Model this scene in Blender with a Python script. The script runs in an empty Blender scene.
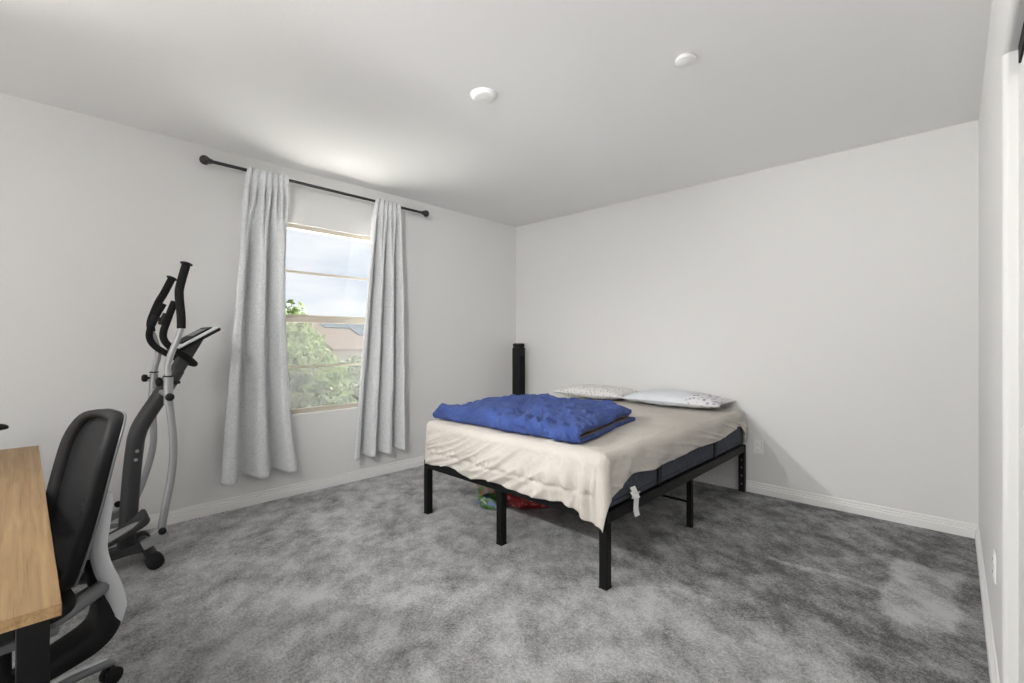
import bpy, bmesh, math, random
from mathutils import Vector, Matrix, noise
PI = math.pi
random.seed(7)
C = bpy.context.scene.collection
SC = bpy.context.scene

# ------------------------------------------------------------------ camera, world, sun, exposure
cd = bpy.data.cameras.new('camera'); cam = bpy.data.objects.new('camera', cd); C.objects.link(cam)
cam.location = (4.0238, -4.3064, 1.2895)
cam.rotation_euler = (PI/2, 0, 0.7602)
cd.sensor_width = 36.0; cd.lens = 464.9/1024*36; cd.clip_start = 0.01; cd.clip_end = 300
SC.camera = cam
SC.view_settings.view_transform = 'Standard'; SC.view_settings.look = 'None'
SC.view_settings.gamma = 1.0; SC.view_settings.use_curve_mapping = False
SC.view_settings.exposure = 0.0
SPOT = 215.0                       # watts of each added track light head, out of view
GLOBE_FILL, LANTERN_FILL = 36.0, 20.0        # radiance of the added opal globe and paper lantern, out of view
SUN = 78.0
SKY = 1.15

w = bpy.data.worlds.new('overcast_sky'); SC.world = w; w.use_nodes = True
nt = w.node_tree; nt.nodes.clear()
o_ = nt.nodes.new('ShaderNodeOutputWorld'); bg = nt.nodes.new('ShaderNodeBackground')
tc = nt.nodes.new('ShaderNodeTexCoord'); mp = nt.nodes.new('ShaderNodeMapping'); mp.inputs['Scale'].default_value = (2.2, 2.2, 9)
ns = nt.nodes.new('ShaderNodeTexNoise'); ns.inputs['Scale'].default_value = 1.6; ns.inputs['Detail'].default_value = 4
cr = nt.nodes.new('ShaderNodeValToRGB')
cr.color_ramp.elements[0].position = .35; cr.color_ramp.elements[0].color = (.66, .72, .82, 1)
cr.color_ramp.elements[1].position = .68; cr.color_ramp.elements[1].color = (.93, .94, .97, 1)
nt.links.new(tc.outputs['Generated'], mp.inputs['Vector']); nt.links.new(mp.outputs[0], ns.inputs['Vector'])
nt.links.new(ns.outputs['Fac'], cr.inputs[0]); nt.links.new(cr.outputs[0], bg.inputs['Color'])
bg.inputs['Strength'].default_value = SKY; nt.links.new(bg.outputs[0], o_.inputs['Surface'])

sd = bpy.data.lights.new('sun', 'SUN'); sun = bpy.data.objects.new('sun', sd); C.objects.link(sun)
sd.energy = SUN; sd.angle = math.radians(8); sd.color = (1, .97, .92)
sun.location = (10, -8, 20)
sun.rotation_euler = Vector((-.08, -.55, -.83)).to_track_quat('-Z', 'Y').to_euler()

# ------------------------------------------------------------------ materials
def mat(name, col=(.5, .5, .5), rough=.6, metal=0.0, spec=.5):
    m = bpy.data.materials.new(name); m.use_nodes = True
    b = m.node_tree.nodes['Principled BSDF']
    b.inputs['Base Color'].default_value = (*col, 1); b.inputs['Roughness'].default_value = rough
    b.inputs['Metallic'].default_value = metal; b.inputs['Specular IOR Level'].default_value = spec
    return m
def N(m, t, **kw):
    n = m.node_tree.nodes.new(t)
    for k, v in kw.items():
        if k in n.inputs: n.inputs[k].default_value = v
        else: setattr(n, k, v)
    return n
def LK(m, a, b): m.node_tree.links.new(a, b)
def BS(m): return m.node_tree.nodes['Principled BSDF']
def objco(m, scale=(1, 1, 1), rot=(0, 0, 0)):
    t = N(m, 'ShaderNodeTexCoord'); p = N(m, 'ShaderNodeMapping'); p.inputs['Scale'].default_value = scale; p.inputs['Rotation'].default_value = rot
    LK(m, t.outputs['Object'], p.inputs['Vector']); return p.outputs[0]
def noi(m, co, scale, detail=3, rough=.5, dist=0):
    n = N(m, 'ShaderNodeTexNoise'); n.inputs['Scale'].default_value = scale; n.inputs['Detail'].default_value = detail
    n.inputs['Roughness'].default_value = rough; n.inputs['Distortion'].default_value = dist
    LK(m, co, n.inputs['Vector']); return n.outputs['Fac']
def ramp(m, fac, stops, interp='LINEAR'):
    r = N(m, 'ShaderNodeValToRGB'); e = r.color_ramp.elements; r.color_ramp.interpolation = interp
    while len(e) < len(stops): e.new(.5)
    for i, (p, c) in enumerate(stops):
        e[i].position = p; e[i].color = (*c, 1) if len(c) == 3 else c
    LK(m, fac, r.inputs[0]); return r.outputs[0]
def bump(m, h, strength=.3, dist=.01):
    b = N(m, 'ShaderNodeBump'); b.inputs['Strength'].default_value = strength; b.inputs['Distance'].default_value = dist
    LK(m, h, b.inputs['Height']); LK(m, b.outputs[0], BS(m).inputs['Normal']); return b
def math_(m, op, a, b=None, clamp=False):
    n = N(m, 'ShaderNodeMath'); n.operation = op; n.use_clamp = clamp
    for i, v in enumerate((a, b)):
        if v is None: continue
        if isinstance(v, (int, float)): n.inputs[i].default_value = v
        else: LK(m, v, n.inputs[i])
    return n.outputs[0]
def mixc(m, fac, a, b):
    n = N(m, 'ShaderNodeMix'); n.data_type = 'RGBA'
    for i, v in ((0, fac), (6, a), (7, b)):
        if isinstance(v, (int, float)): n.inputs[i].default_value = v
        elif isinstance(v, tuple): n.inputs[i].default_value = (*v, 1)
        else: LK(m, v, n.inputs[i])
    return n.outputs[2]

M = {}
def paint(name, col, rough=.75, bs=.12):
    m = mat(name, col, rough, 0, .3); co = objco(m)
    bump(m, noi(m, co, 70, 4, .6), bs, .004); return m
M['wall'] = paint('painted_drywall', (.76, .757, .745))
M['ceil'] = paint('painted_ceiling', (.90, .898, .89), .85, .15)
M['trim'] = mat('white_trim', (.83, .825, .81), .4)
M['white'] = mat('white_plastic', (.90, .90, .885), .35)
M['vinyl'] = mat('almond_vinyl', (.58, .53, .45), .45)
M['black'] = mat('black_powdercoat', (.006, .006, .0065), .5, 0, .18)
M['blackrod'] = mat('black_rod', (.016, .015, .015), .4)
M['blackpl'] = mat('black_plastic', (.009, .009, .010), .6, 0, .25)
M['foam'] = mat('black_foam', (.012, .012, .012), .9, 0, .2)
M['dgrey'] = mat('charcoal_metal', (.035, .035, .037), .5, .2)
M['silver'] = mat('silver_metal', (.34, .345, .355), .4, .45)
M['silverpl'] = mat('silver_plastic', (.66, .68, .70), .4, 0)
M['greypl'] = mat('grey_plastic', (.16, .165, .175), .35, .1)
M['inlay'] = mat('grey_inlay', (.34, .34, .34), .6)
M['dark'] = mat('dark_gap', (.02, .02, .02), .9)

# carpet: mottled plush, pile brushed this way and that
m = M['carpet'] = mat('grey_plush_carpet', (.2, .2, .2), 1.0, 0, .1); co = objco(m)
n1 = noi(m, co, 1.9, 4, .6, 0); 
mp2 = N(m, 'ShaderNodeMapping'); mp2.inputs['Scale'].default_value = (.85, 1.1, 1); LK(m, objco(m, (1, 1, 1), (0, 0, .81)), mp2.inputs['Vector'])
n2 = noi(m, mp2.outputs[0], 6.5, 8, .70, .0)
n3 = noi(m, co, 75, 3, .75); n4 = noi(m, co, 240, 2, .6)
big = math_(m, 'ADD', math_(m, 'MULTIPLY', n1, .30), math_(m, 'MULTIPLY', n2, .70))
# bed shadow painted darker into the strip beside the bed, plus vacuum strokes
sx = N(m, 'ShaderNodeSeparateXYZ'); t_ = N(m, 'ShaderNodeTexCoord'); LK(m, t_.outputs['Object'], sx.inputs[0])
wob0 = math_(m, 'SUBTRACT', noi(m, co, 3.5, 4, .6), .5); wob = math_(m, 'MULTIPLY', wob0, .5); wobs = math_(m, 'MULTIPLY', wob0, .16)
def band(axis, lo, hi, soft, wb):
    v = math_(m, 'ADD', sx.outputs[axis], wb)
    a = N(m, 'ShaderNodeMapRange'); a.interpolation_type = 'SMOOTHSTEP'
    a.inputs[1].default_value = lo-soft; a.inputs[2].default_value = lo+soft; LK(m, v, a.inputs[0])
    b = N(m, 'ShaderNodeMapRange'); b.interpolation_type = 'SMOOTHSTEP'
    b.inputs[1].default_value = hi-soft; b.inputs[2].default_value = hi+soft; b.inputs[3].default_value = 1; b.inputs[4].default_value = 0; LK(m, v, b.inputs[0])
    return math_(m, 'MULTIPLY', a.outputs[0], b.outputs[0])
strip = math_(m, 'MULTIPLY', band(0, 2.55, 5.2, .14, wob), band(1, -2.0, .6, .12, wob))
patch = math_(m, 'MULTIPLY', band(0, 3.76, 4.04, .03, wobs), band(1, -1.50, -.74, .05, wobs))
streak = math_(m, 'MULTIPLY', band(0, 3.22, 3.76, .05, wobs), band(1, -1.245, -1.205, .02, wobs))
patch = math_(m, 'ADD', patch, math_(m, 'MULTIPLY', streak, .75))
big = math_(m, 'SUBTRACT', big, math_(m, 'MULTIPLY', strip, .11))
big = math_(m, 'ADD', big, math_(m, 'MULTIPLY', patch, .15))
big = math_(m, 'ADD', big, math_(m, 'MULTIPLY', math_(m, 'SUBTRACT', n3, .5), .46))
big = math_(m, 'ADD', big, math_(m, 'MULTIPLY', math_(m, 'SUBTRACT', n4, .5), .32))
c_ = ramp(m, big, [(.31, (.12, .12, .122)), (.41, (.32, .32, .322)), (.50, (.50, .50, .502)), (.61, (.74, .74, .745))])
LK(m, c_, BS(m).inputs['Base Color'])
bump(m, math_(m, 'ADD', n3, math_(m, 'MULTIPLY', n4, .6)), .9, .02)
BS(m).inputs['Sheen Weight'].default_value = .15

# linen curtain
m = M['linen'] = mat('grey_linen', (.5, .5, .5), .9, 0, .2)
a = noi(m, objco(m, (1, 1, .12)), 260, 2, .6); b = noi(m, objco(m, (.12, .12, 1)), 260, 2, .6)
s = math_(m, 'ADD', a, b)
LK(m, ramp(m, s, [(.75, (.64, .65, .66)), (1.0, (.72, .73, .74)), (1.25, (.80, .81, .82))]), BS(m).inputs['Base Color'])
bump(m, s, .12, .003)
# add translucency to the cloth
tr = N(m, 'ShaderNodeBsdfTranslucent'); tr.inputs['Color'].default_value = (.7, .72, .74, 1)
mx = N(m, 'ShaderNodeMixShader'); mx.inputs[0].default_value = .10
out = m.node_tree.nodes['Material Output']
LK(m, BS(m).outputs[0], mx.inputs[1]); LK(m, tr.outputs[0], mx.inputs[2]); LK(m, mx.outputs[0], out.inputs['Surface'])

m = M['sheet'] = mat('cream_sheet', (.66, .60, .52), .9, 0, .2); co = objco(m)
LK(m, ramp(m, noi(m, co, 3, 3), [(.3, (.53, .495, .45)), (.7, (.60, .565, .52))]), BS(m).inputs['Base Color'])
bump(m, noi(m, co, 20, 4, .6, .8), .5, .016)
m = M['blue'] = mat('blue_microfibre', (.035, .075, .28), .75, 0, .3); co = objco(m)
LK(m, ramp(m, noi(m, co, 7, 4), [(.3, (.035, .070, .25)), (.7, (.055, .105, .345))]), BS(m).inputs['Base Color'])
bump(m, noi(m, objco(m, (1, 1.6, 1)), 14, 5, .62, 1.0), 1.0, .045); BS(m).inputs['Sheen Weight'].default_value = .05
M['brown'] = mat('taupe_lining', (.16, .125, .115), .85)
m = M['matt'] = mat('slate_blue_ticking', (.04, .055, .085), .85, 0, .2)
LK(m, ramp(m, noi(m, objco(m, (6, 6, .4)), 30, 3, .7), [(.35, (.03, .036, .05)), (.65, (.095, .105, .13))]), BS(m).inputs['Base Color'])
m = M['pillowA'] = mat('floral_pillowcase', (.7, .69, .68), .9, 0, .2)
v = N(m, 'ShaderNodeTexVoronoi'); v.inputs['Scale'].default_value = 34; LK(m, objco(m), v.inputs['Vector'])
LK(m, ramp(m, v.outputs['Distance'], [(.16, (.36, .35, .38)), (.34, (.76, .75, .73))]), BS(m).inputs['Base Color'])
m = M['pillowB'] = mat('pale_pillowcase_with_floral_end', (.7, .72, .75), .9, 0, .2)
v = N(m, 'ShaderNodeTexVoronoi'); v.inputs['Scale'].default_value = 26; LK(m, objco(m), v.inputs['Vector'])
fl = ramp(m, v.outputs['Distance'], [(.22, (.34, .33, .44)), (.42, (.76, .75, .76))])
s_ = N(m, 'ShaderNodeSeparateXYZ'); t2 = N(m, 'ShaderNodeTexCoord'); LK(m, t2.outputs['Object'], s_.inputs[0])
g_ = N(m, 'ShaderNodeMapRange'); g_.inputs[1].default_value = .14; g_.inputs[2].default_value = .20; LK(m, s_.outputs[0], g_.inputs[0])
LK(m, mixc(m, g_.outputs[0], (.72, .75, .79), fl), BS(m).inputs['Base Color'])
# oak desk
m = M['oak'] = mat('oak_laminate', (.5, .3, .15), .5, 0, .4)
g1 = noi(m, objco(m, (1.2, 26, 26)), 2.2, 5, .6, .5); g2 = noi(m, objco(m, (.5, 60, 60)), 4, 3, .7)
gg = math_(m, 'ADD', math_(m, 'MULTIPLY', g1, .65), math_(m, 'MULTIPLY', g2, .35))
LK(m, ramp(m, gg, [(.34, (.205, .118, .050)), (.5, (.305, .19, .086)), (.66, (.39, .26, .126))]), BS(m).inputs['Base Color'])
# chair mesh fabric
m = M['mesh'] = mat('black_mesh', (.010, .0105, .012), .8, 0, .2)
v = N(m, 'ShaderNodeTexVoronoi'); v.inputs['Scale'].default_value = 220; LK(m, objco(m), v.inputs['Vector']); bump(m, v.outputs['Distance'], .5, .003)
tr = N(m, 'ShaderNodeBsdfTransparent'); mx = N(m, 'ShaderNodeMixShader'); mx.inputs[0].default_value = .05
out = m.node_tree.nodes['Material Output']
LK(m, BS(m).outputs[0], mx.inputs[1]); LK(m, tr.outputs[0], mx.inputs[2]); LK(m, mx.outputs[0], out.inputs['Surface'])
# glass and insect screen
m = M['glass'] = mat('window_glass'); nt = m.node_tree
tr = N(m, 'ShaderNodeBsdfTransparent'); tr.inputs['Color'].default_value = (.97, .98, .98, 1); gl = N(m, 'ShaderNodeBsdfGlossy'); gl.inputs['Roughness'].default_value = .02
mx = N(m, 'ShaderNodeMixShader'); mx.inputs[0].default_value = .04
LK(m, tr.outputs[0], mx.inputs[1]); LK(m, gl.outputs[0], mx.inputs[2]); LK(m, mx.outputs[0], nt.nodes['Material Output'].inputs['Surface'])
m = M['screen'] = mat('insect_screen'); nt = m.node_tree
tr = N(m, 'ShaderNodeBsdfTransparent'); df = N(m, 'ShaderNodeBsdfDiffuse'); df.inputs['Color'].default_value = (.75, .75, .75, 1)
tl = N(m, 'ShaderNodeBsdfTranslucent'); tl.inputs['Color'].default_value = (.75, .75, .75, 1)
ad = N(m, 'ShaderNodeMixShader'); ad.inputs[0].default_value = .5; LK(m, df.outputs[0], ad.inputs[1]); LK(m, tl.outputs[0], ad.inputs[2])
mx = N(m, 'ShaderNodeMixShader'); mx.inputs[0].default_value = .10
LK(m, tr.outputs[0], mx.inputs[1]); LK(m, ad.outputs[0], mx.inputs[2]); LK(m, mx.outputs[0], nt.nodes['Material Output'].inputs['Surface'])
def emit(name, col, s):
    m = mat(name); e = N(m, 'ShaderNodeEmission'); e.inputs[0].default_value = (*col, 1); e.inputs[1].default_value = s
    LK(m, e.outputs[0], m.node_tree.nodes['Material Output'].inputs['Surface']); return m
M['globe'] = emit('fill_opal_glass', (1, .985, .965), GLOBE_FILL)  # emission of the added globe and, next, the added lantern
M['lantern'] = emit('fill_paper', (1, .985, .965), LANTERN_FILL)
# outdoors
def leafmat(name, a, b):
    m = mat(name, a, .6, 0, .3); LK(m, ramp(m, noi(m, objco(m), 3.0, 3), [(.35, a), (.65, b)]), BS(m).inputs['Base Color'])
    tl = N(m, 'ShaderNodeBsdfTranslucent'); tl.inputs['Color'].default_value = (*b, 1); mx = N(m, 'ShaderNodeMixShader'); mx.inputs[0].default_value = .35
    LK(m, BS(m).outputs[0], mx.inputs[1]); LK(m, tl.outputs[0], mx.inputs[2]); LK(m, mx.outputs[0], m.node_tree.nodes['Material Output'].inputs['Surface']); return m
M['leaf1'] = leafmat('light_green_leaf', (.026, .047, .010), (.053, .077, .021))
M['leaf2'] = leafmat('mid_green_leaf', (.017, .032, .011), (.035, .053, .020))
M['bark'] = mat('bark', (.12, .09, .06), .9)
M['ground'] = mat('pale_ground', (.74, .73, .70), .95)
M['stucco'] = mat('beige_stucco', (.04, .034, .029), .9)
m = M['rooftile'] = mat('pinkish_roof_tile', (.5, .4, .35), .9, 0, .05)
LK(m, ramp(m, noi(m, objco(m), 6, 4), [(.3, (.0170, .0118, .0100)), (.7, (.0215, .0155, .0132))]), BS(m).inputs['Base Color'])
M['solar'] = mat('blue_solar_cell', (.009, .0135, .019), .9, 0, 0)
# printed plastic bags
def bagmat(name, cols, sc):
    m = mat(name, cols[0], .35, 0, .5); v = N(m, 'ShaderNodeTexVoronoi'); v.inputs['Scale'].default_value = sc; LK(m, objco(m), v.inputs['Vector'])
    s = N(m, 'ShaderNodeSeparateColor'); LK(m, v.outputs['Color'], s.inputs[0])
    n = len(cols); LK(m, ramp(m, s.outputs[0], [(i/n, c) for i, c in enumerate(cols)], 'CONSTANT'), BS(m).inputs['Base Color']); return m
M['redbag'] = bagmat('red_printed_bag', [(.35, .015, .02), (.22, .008, .012), (.45, .03, .03), (.5, .22, .2), (.3, .012, .015)], 38)
M['greenbag'] = bagmat('green_printed_bag', [(.05, .16, .03), (.08, .24, .05), (.05, .12, .04), (.12, .15, .32), (.3, .32, .3)], 24)
M['multibag'] = bagmat('peach_and_green_printed_bag', [(.55, .2, .1), (.5, .45, .3), (.2, .35, .12), (.6, .32, .2), (.55, .5, .5)], 30)

# ------------------------------------------------------------------ mesh helpers
class MB:
    def __init__(s): s.v = []; s.f = []; s.sm = []
    def add(s, vs, fs, smooth=True):
        k = len(s.v); s.v += [tuple(v) for v in vs]; s.f += [tuple(i+k for i in f) for f in fs]; s.sm += [smooth]*len(fs); return s
    def box(s, x0, x1, y0, y1, z0, z1, M4=None):
        vs = [Vector((x, y, z)) for z in (z0, z1) for y in (y0, y1) for x in (x0, x1)]
        if M4 is not None: vs = [M4 @ v for v in vs]
        return s.add(vs, [(0, 2, 3, 1), (4, 5, 7, 6), (0, 1, 5, 4), (2, 6, 7, 3), (0, 4, 6, 2), (1, 3, 7, 5)], False)
    def bbox(s, x0, x1, y0, y1, z0, z1, r=.005, M4=None, seg=2):
        bm = bmesh.new(); bmesh.ops.create_cube(bm, size=1)
        for v in bm.verts: v.co = Vector(((x0+x1)/2+v.co.x*(x1-x0), (y0+y1)/2+v.co.y*(y1-y0), (z0+z1)/2+v.co.z*(z1-z0)))
        bmesh.ops.bevel(bm, geom=bm.edges[:], offset=r, segments=seg, affect='EDGES', profile=.5)
        bm.verts.index_update(); vs = [v.co.copy() for v in bm.verts]
        if M4 is not None: vs = [M4 @ v for v in vs]
        s.add(vs, [[v.index for v in f.verts] for f in bm.faces], False); bm.free(); return s
    def tube(s, pts, r, seg=12, smooth_path=True, n=6, cap=True, sx=1.0, up=None):
        P = [Vector(p) for p in pts]; R = list(r) if hasattr(r, '__len__') else [r]*len(P)
        if smooth_path and len(P) > 2: P, R = catmull(P, R, n)
        T = []
        for i in range(len(P)):
            a = P[max(0, i-1)]; b = P[min(len(P)-1, i+1)]; T.append((b-a).normalized())
        u = Vector(up) if up else (Vector((0, 0, 1)) if abs(T[0].z) < .9 else Vector((1, 0, 0)))
        vs = []; fs = []
        for i, (p, t, rr) in enumerate(zip(P, T, R)):
            u = (u - t*u.dot(t)).normalized(); q = t.cross(u)
            for k in range(seg):
                a = 2*PI*k/seg; vs.append(p + u*(math.cos(a)*rr*sx) + q*(math.sin(a)*rr))
        for i in range(len(P)-1):
            for k in range(seg):
                a = i*seg+k; b = i*seg+(k+1) % seg; fs.append((a, b, b+seg, a+seg))
        s.add(vs, fs)
        if cap:
            s.add(vs[:seg], [tuple(range(seg-1, -1, -1))], False); s.add(vs[-seg:], [tuple(range(seg))], False)
        return s
    def lathe(s, prof, M4=None, seg=24, smooth=True):
        vs = []; fs = []
        for (r, z) in prof:
            for k in range(seg):
                a = 2*PI*k/seg; v = Vector((r*math.cos(a), r*math.sin(a), z)); vs.append(M4 @ v if M4 is not None else v)
        for i in range(len(prof)-1):
            for k in range(seg):
                a = i*seg+k; b = i*seg+(k+1) % seg; fs.append((a, b, b+seg, a+seg))
        fs.append(tuple(range(seg-1, -1, -1))); k0 = (len(prof)-1)*seg; fs.append(tuple(range(k0, k0+seg)))
        return s.add(vs, fs, smooth)
    def grid(s, fn, nu, nv, closeu=False, closev=False):
        vs = [fn(i/(nu if closeu else nu-1), j/(nv if closev else nv-1)) for i in range(nu) for j in range(nv)]; fs = []
        for i in range(nu if closeu else nu-1):
            for j in range(nv if closev else nv-1):
                a = i*nv+j; b = ((i+1) % nu)*nv+j; c = ((i+1) % nu)*nv+(j+1) % nv; d = i*nv+(j+1) % nv
                fs.append((a, b, c, d))
        return s.add(vs, fs)
    def prism(s, poly, axis, a, b, M4=None, smooth=False):
        n = len(poly); vs = []
        for t in (a, b):
            for (p, q) in poly:
                v = Vector((t, p, q)) if axis == 0 else Vector((p, t, q)) if axis == 1 else Vector((p, q, t))
                vs.append(M4 @ v if M4 is not None else v)
        fs = [tuple(range(n)), tuple(range(2*n-1, n-1, -1))]
        for i in range(n): fs.append((i, i+n, (i+1) % n+n, (i+1) % n))
        return s.add(vs, fs, smooth)
    def build(s, name, m, parent=None, bevel=0, recalc=True):
        me = bpy.data.meshes.new(name); me.from_pydata(s.v, [], s.f); me.update()
        me.polygons.foreach_set('use_smooth', s.sm)
        if recalc:
            bm = bmesh.new(); bm.from_mesh(me); bmesh.ops.recalc_face_normals(bm, faces=bm.faces); bm.to_mesh(me); bm.free()
        me.materials.append(m if not isinstance(m, str) else M[m])
        o = bpy.data.objects.new(name, me); C.objects.link(o)
        if parent: o.parent = parent
        if bevel:
            b = o.modifiers.new('bevel', 'BEVEL'); b.width = bevel; b.segments = 2; b.limit_method = 'ANGLE'
        return o
def catmull(P, R, n):
    out = []; ro = []
    for i in range(len(P)-1):
        p0 = P[max(0, i-1)]; p1 = P[i]; p2 = P[i+1]; p3 = P[min(len(P)-1, i+2)]
        for k in range(n):
            t = k/n; t2 = t*t; t3 = t2*t
            out.append(.5*((2*p1)+(p2-p0)*t+(2*p0-5*p1+4*p2-p3)*t2+(3*p1-p0-3*p2+p3)*t3)); ro.append(R[i]+(R[i+1]-R[i])*t)
    out.append(P[-1]); ro.append(R[-1]); return out, ro
def tag(o, label, cat, group=None):
    o['label'] = label; o['category'] = cat
    if group: o['group'] = group
    return o
def thing(name, label, cat, loc=(0, 0, 0), rz=0, group=None):
    o = bpy.data.objects.new(name, None); C.objects.link(o); o.location = loc; o.rotation_euler = (0, 0, rz); o.empty_display_size = .05
    return tag(o, label, cat, group)
def struct(name, mb, m, parent=None, bevel=0):
    o = mb.build(name, m, parent, bevel)
    if parent is None: o['kind'] = 'structure'
    return o
def nz(x, y, z=0, s=1.0): return noise.noise(Vector((x*s, y*s, z*s)))
def sstep(a, b, x):
    t = max(0, min(1, (x-a)/(b-a))); return t*t*(3-2*t)
def at_world(o, loc): o.location = loc; return o

# ------------------------------------------------------------------ room shell
W, H, BK = 4.1405, 2.74, -7.5            # width, ceiling height, rear wall
WY0, WY1, WZ0, WZ1 = -3.02, -1.84, .672, 2.285   # window opening
CY0, CY1, CZ = -4.95, -2.06, 2.245         # closet opening in the right wall
T = .13
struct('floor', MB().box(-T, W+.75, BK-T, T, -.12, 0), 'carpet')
struct('ceiling', MB().box(-T, W+.75, BK-T, T, H, H+.12), 'ceil')
struct('wall_left', MB().box(-T, 0, BK, WY0, 0, H).box(-T, 0, WY1, 0, 0, H).box(-T, 0, WY0, WY1, 0, WZ0).box(-T, 0, WY0, WY1, WZ1, H), 'wall')
struct('wall_back', MB().box(-T, W+.75, 0, T, 0, H), 'wall')
wr_ = MB()
arc = [(W+.018-.018*math.cos(a), CY1+.018-.018*math.sin(a)) for a in [PI/2*k/5 for k in range(6)]]
wr_.prism(arc+[(W+.12, CY1), (W+.12, 0), (W, 0)], 2, 0, CZ)
wr_.prism([(W+.018-.018*math.cos(a), CZ+.018-.018*math.sin(a)) for a in [PI/2*k/5 for k in range(6)]]+[(W+.034, CZ), (W+.034, H), (W, H)], 1, CY0, 0)
wr_.box(W, W+.034, BK, CY0, 0, H).box(W+.034, W+.12, CY1, 0, CZ, H)
struct('wall_right', wr_, 'wall')
struct('wall_closet', MB().box(W+.65, W+.75, BK, 0, 0, H).box(W+.12, W+.65, -.1, 0, 0, H), 'wall')
struct('wall_rear', MB().box(-T, W+.75, BK-T, BK, 0, H), 'wall')

# baseboards with a stepped moulding profile
BP = [(0, 0), (.018, 0), (.018, .048), (.0165, .052), (.011, .054), (.0125, .060), (.0125, .066), (.0065, .070), (.0075, .082), (.006, .089), (0, .092)]
struct('baseboard_left', MB().prism([(p, q) for p, q in BP], 1, BK, 0, None), 'trim')
struct('baseboard_back', MB().prism([(-p, q) for p, q in BP], 0, 0, W, None), 'trim')
struct('baseboard_right', MB().prism([(W-p, q) for p, q in BP], 1, CY1, 0, None), 'trim')

# closet bypass doors behind the right wall opening
for i, (a, b, x) in enumerate(((-3.5, CY1+.01, W+.036), (CY0-.01, -3.45, W+.074))):
    d = struct('door_%d' % (i+1), MB().bbox(x, x+.034, a, b, .012, 2.166, .003), 'trim')
    MB().bbox(x-.004, x+.001, a+.12, b-.12, .15, 1.02, .002).build('panel', 'trim', d)
    MB().bbox(x-.004, x+.001, a+.12, b-.12, 1.12, 2.04, .002).build('panel', 'trim', d)
tr_ = struct('trim_1', MB().box(W+.036, W+.11, CY0, CY1, 2.20, CZ+.02), 'dark')

# window: almond vinyl single-hung with one bar per sash
wn = bpy.data.objects.new('window_1', None); C.objects.link(wn); wn['kind'] = 'structure'; wn.location = (0, 0, 0); wn.empty_display_size = .05
fx0, fx1 = -.105, -.03
fr = MB(); fw = .034
fr.box(fx0, fx1, WY0, WY0+fw, WZ0, WZ1).box(fx0, fx1, WY1-fw, WY1, WZ0, WZ1).box(fx0, fx1, WY0, WY1, WZ0, WZ0+fw).box(fx0, fx1, WY0, WY1, WZ1-fw, WZ1)
fr.build('window_frame', 'vinyl', wn, .003)
MID = 1.487
us = MB(); us.box(-.075, -.045, WY0+fw, WY1-fw, MID-.015, MID+.032)
us.build('meeting_rail', 'vinyl', wn, .003)
ls = MB(); ls.box(-.05, -.022, WY0+fw, WY1-fw, MID-.035, MID+.006).box(-.05, -.022, WY0+fw, WY0+fw+.03, WZ0+fw, MID).box(-.05, -.022, WY1-fw-.03, WY1-fw, WZ0+fw, MID).box(-.05, -.022, WY0+fw, WY1-fw, WZ0+fw-.004, WZ0+fw+.012)
ls.build('lower_sash', 'vinyl', wn, .003)
for z, x in ((1.885, -.062), (1.075, -.036)):
    MB().box(x-.004, x+.004, WY0+fw, WY1-fw, z-.011, z+.011).build('glazing_bar', 'vinyl', wn)
MB().box(-.068, -.064, WY0+fw, WY1-fw, MID, WZ1-fw).build('pane', 'glass', wn)
MB().box(-.044, -.040, WY0+fw, WY1-fw, WZ0+fw, MID).build('pane', 'glass', wn)
MB().box(-.100, -.099, WY0+fw, WY1-fw, WZ0+fw, MID).build('insect_screen', 'screen', wn)
MB().bbox(-.028, .008, WY0, WY1, WZ0-.012, WZ0+.004, .003).build('window_sill', 'trim', wn)

# ------------------------------------------------------------------ outdoors
struct('ground', MB().box(-120, -T-.3, -60, 120, -3.1, -3.0), 'ground')
def tree(name, label, base, blobs, nleaf, lm, size, seed):
    rnd = random.Random(seed); t = thing(name, label, 'tree', base, 0, 'trees outside the window')
    mb = MB(); bx, by, bz = base
    tot = sum(r[3]*r[4]*r[5] for r in blobs)
    for (cx, cy, cz, rx, ry, rz) in blobs:
        for k in range(int(nleaf*rx*ry*rz/tot)):
            while True:
                d = Vector((rnd.uniform(-1, 1), rnd.uniform(-1, 1), rnd.uniform(-1, 1)))
                if .35 < d.length <= 1: break
            d *= .8+.2*rnd.random() + .22*nz(d.x*3+cx, d.y*3+cy, d.z*3)
            p = Vector((cx-bx+d.x*rx, cy-by+d.y*ry, cz-bz+d.z*rz))
            q = Vector((rnd.gauss(0, 1), rnd.gauss(0, 1), rnd.gauss(0, .7))).normalized(); r_ = q.orthogonal().normalized(); r_ = Matrix.Rotation(rnd.random()*6.28, 3, q) @ r_
            s_ = size*rnd.uniform(.6, 1.3); u = r_*s_; v = q.cross(r_)*s_*.45
            mb.add([p-u, p+v, p+u, p-v], [(0, 1, 2, 3)], False)
    o = mb.build('foliage', lm, t, recalc=False); o['kind'] = 'stuff'
    tr = MB().tube([(0, 0, 0), (.05, .03, 1.2), (-.03, .06, 2.4), (.04, 0, blobs[0][2]-bz)], [.14, .11, .08, .03], 8)
    for b in blobs[1:]:
        tr.tube([(0, 0, 1.6), ((b[0]-bx)*.5, (b[1]-by)*.5, 2.3), (b[0]-bx, b[1]-by, b[2]-bz)], [.06, .05, .02], 6)
    tr.build('trunk', 'bark', t)
    return t
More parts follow.
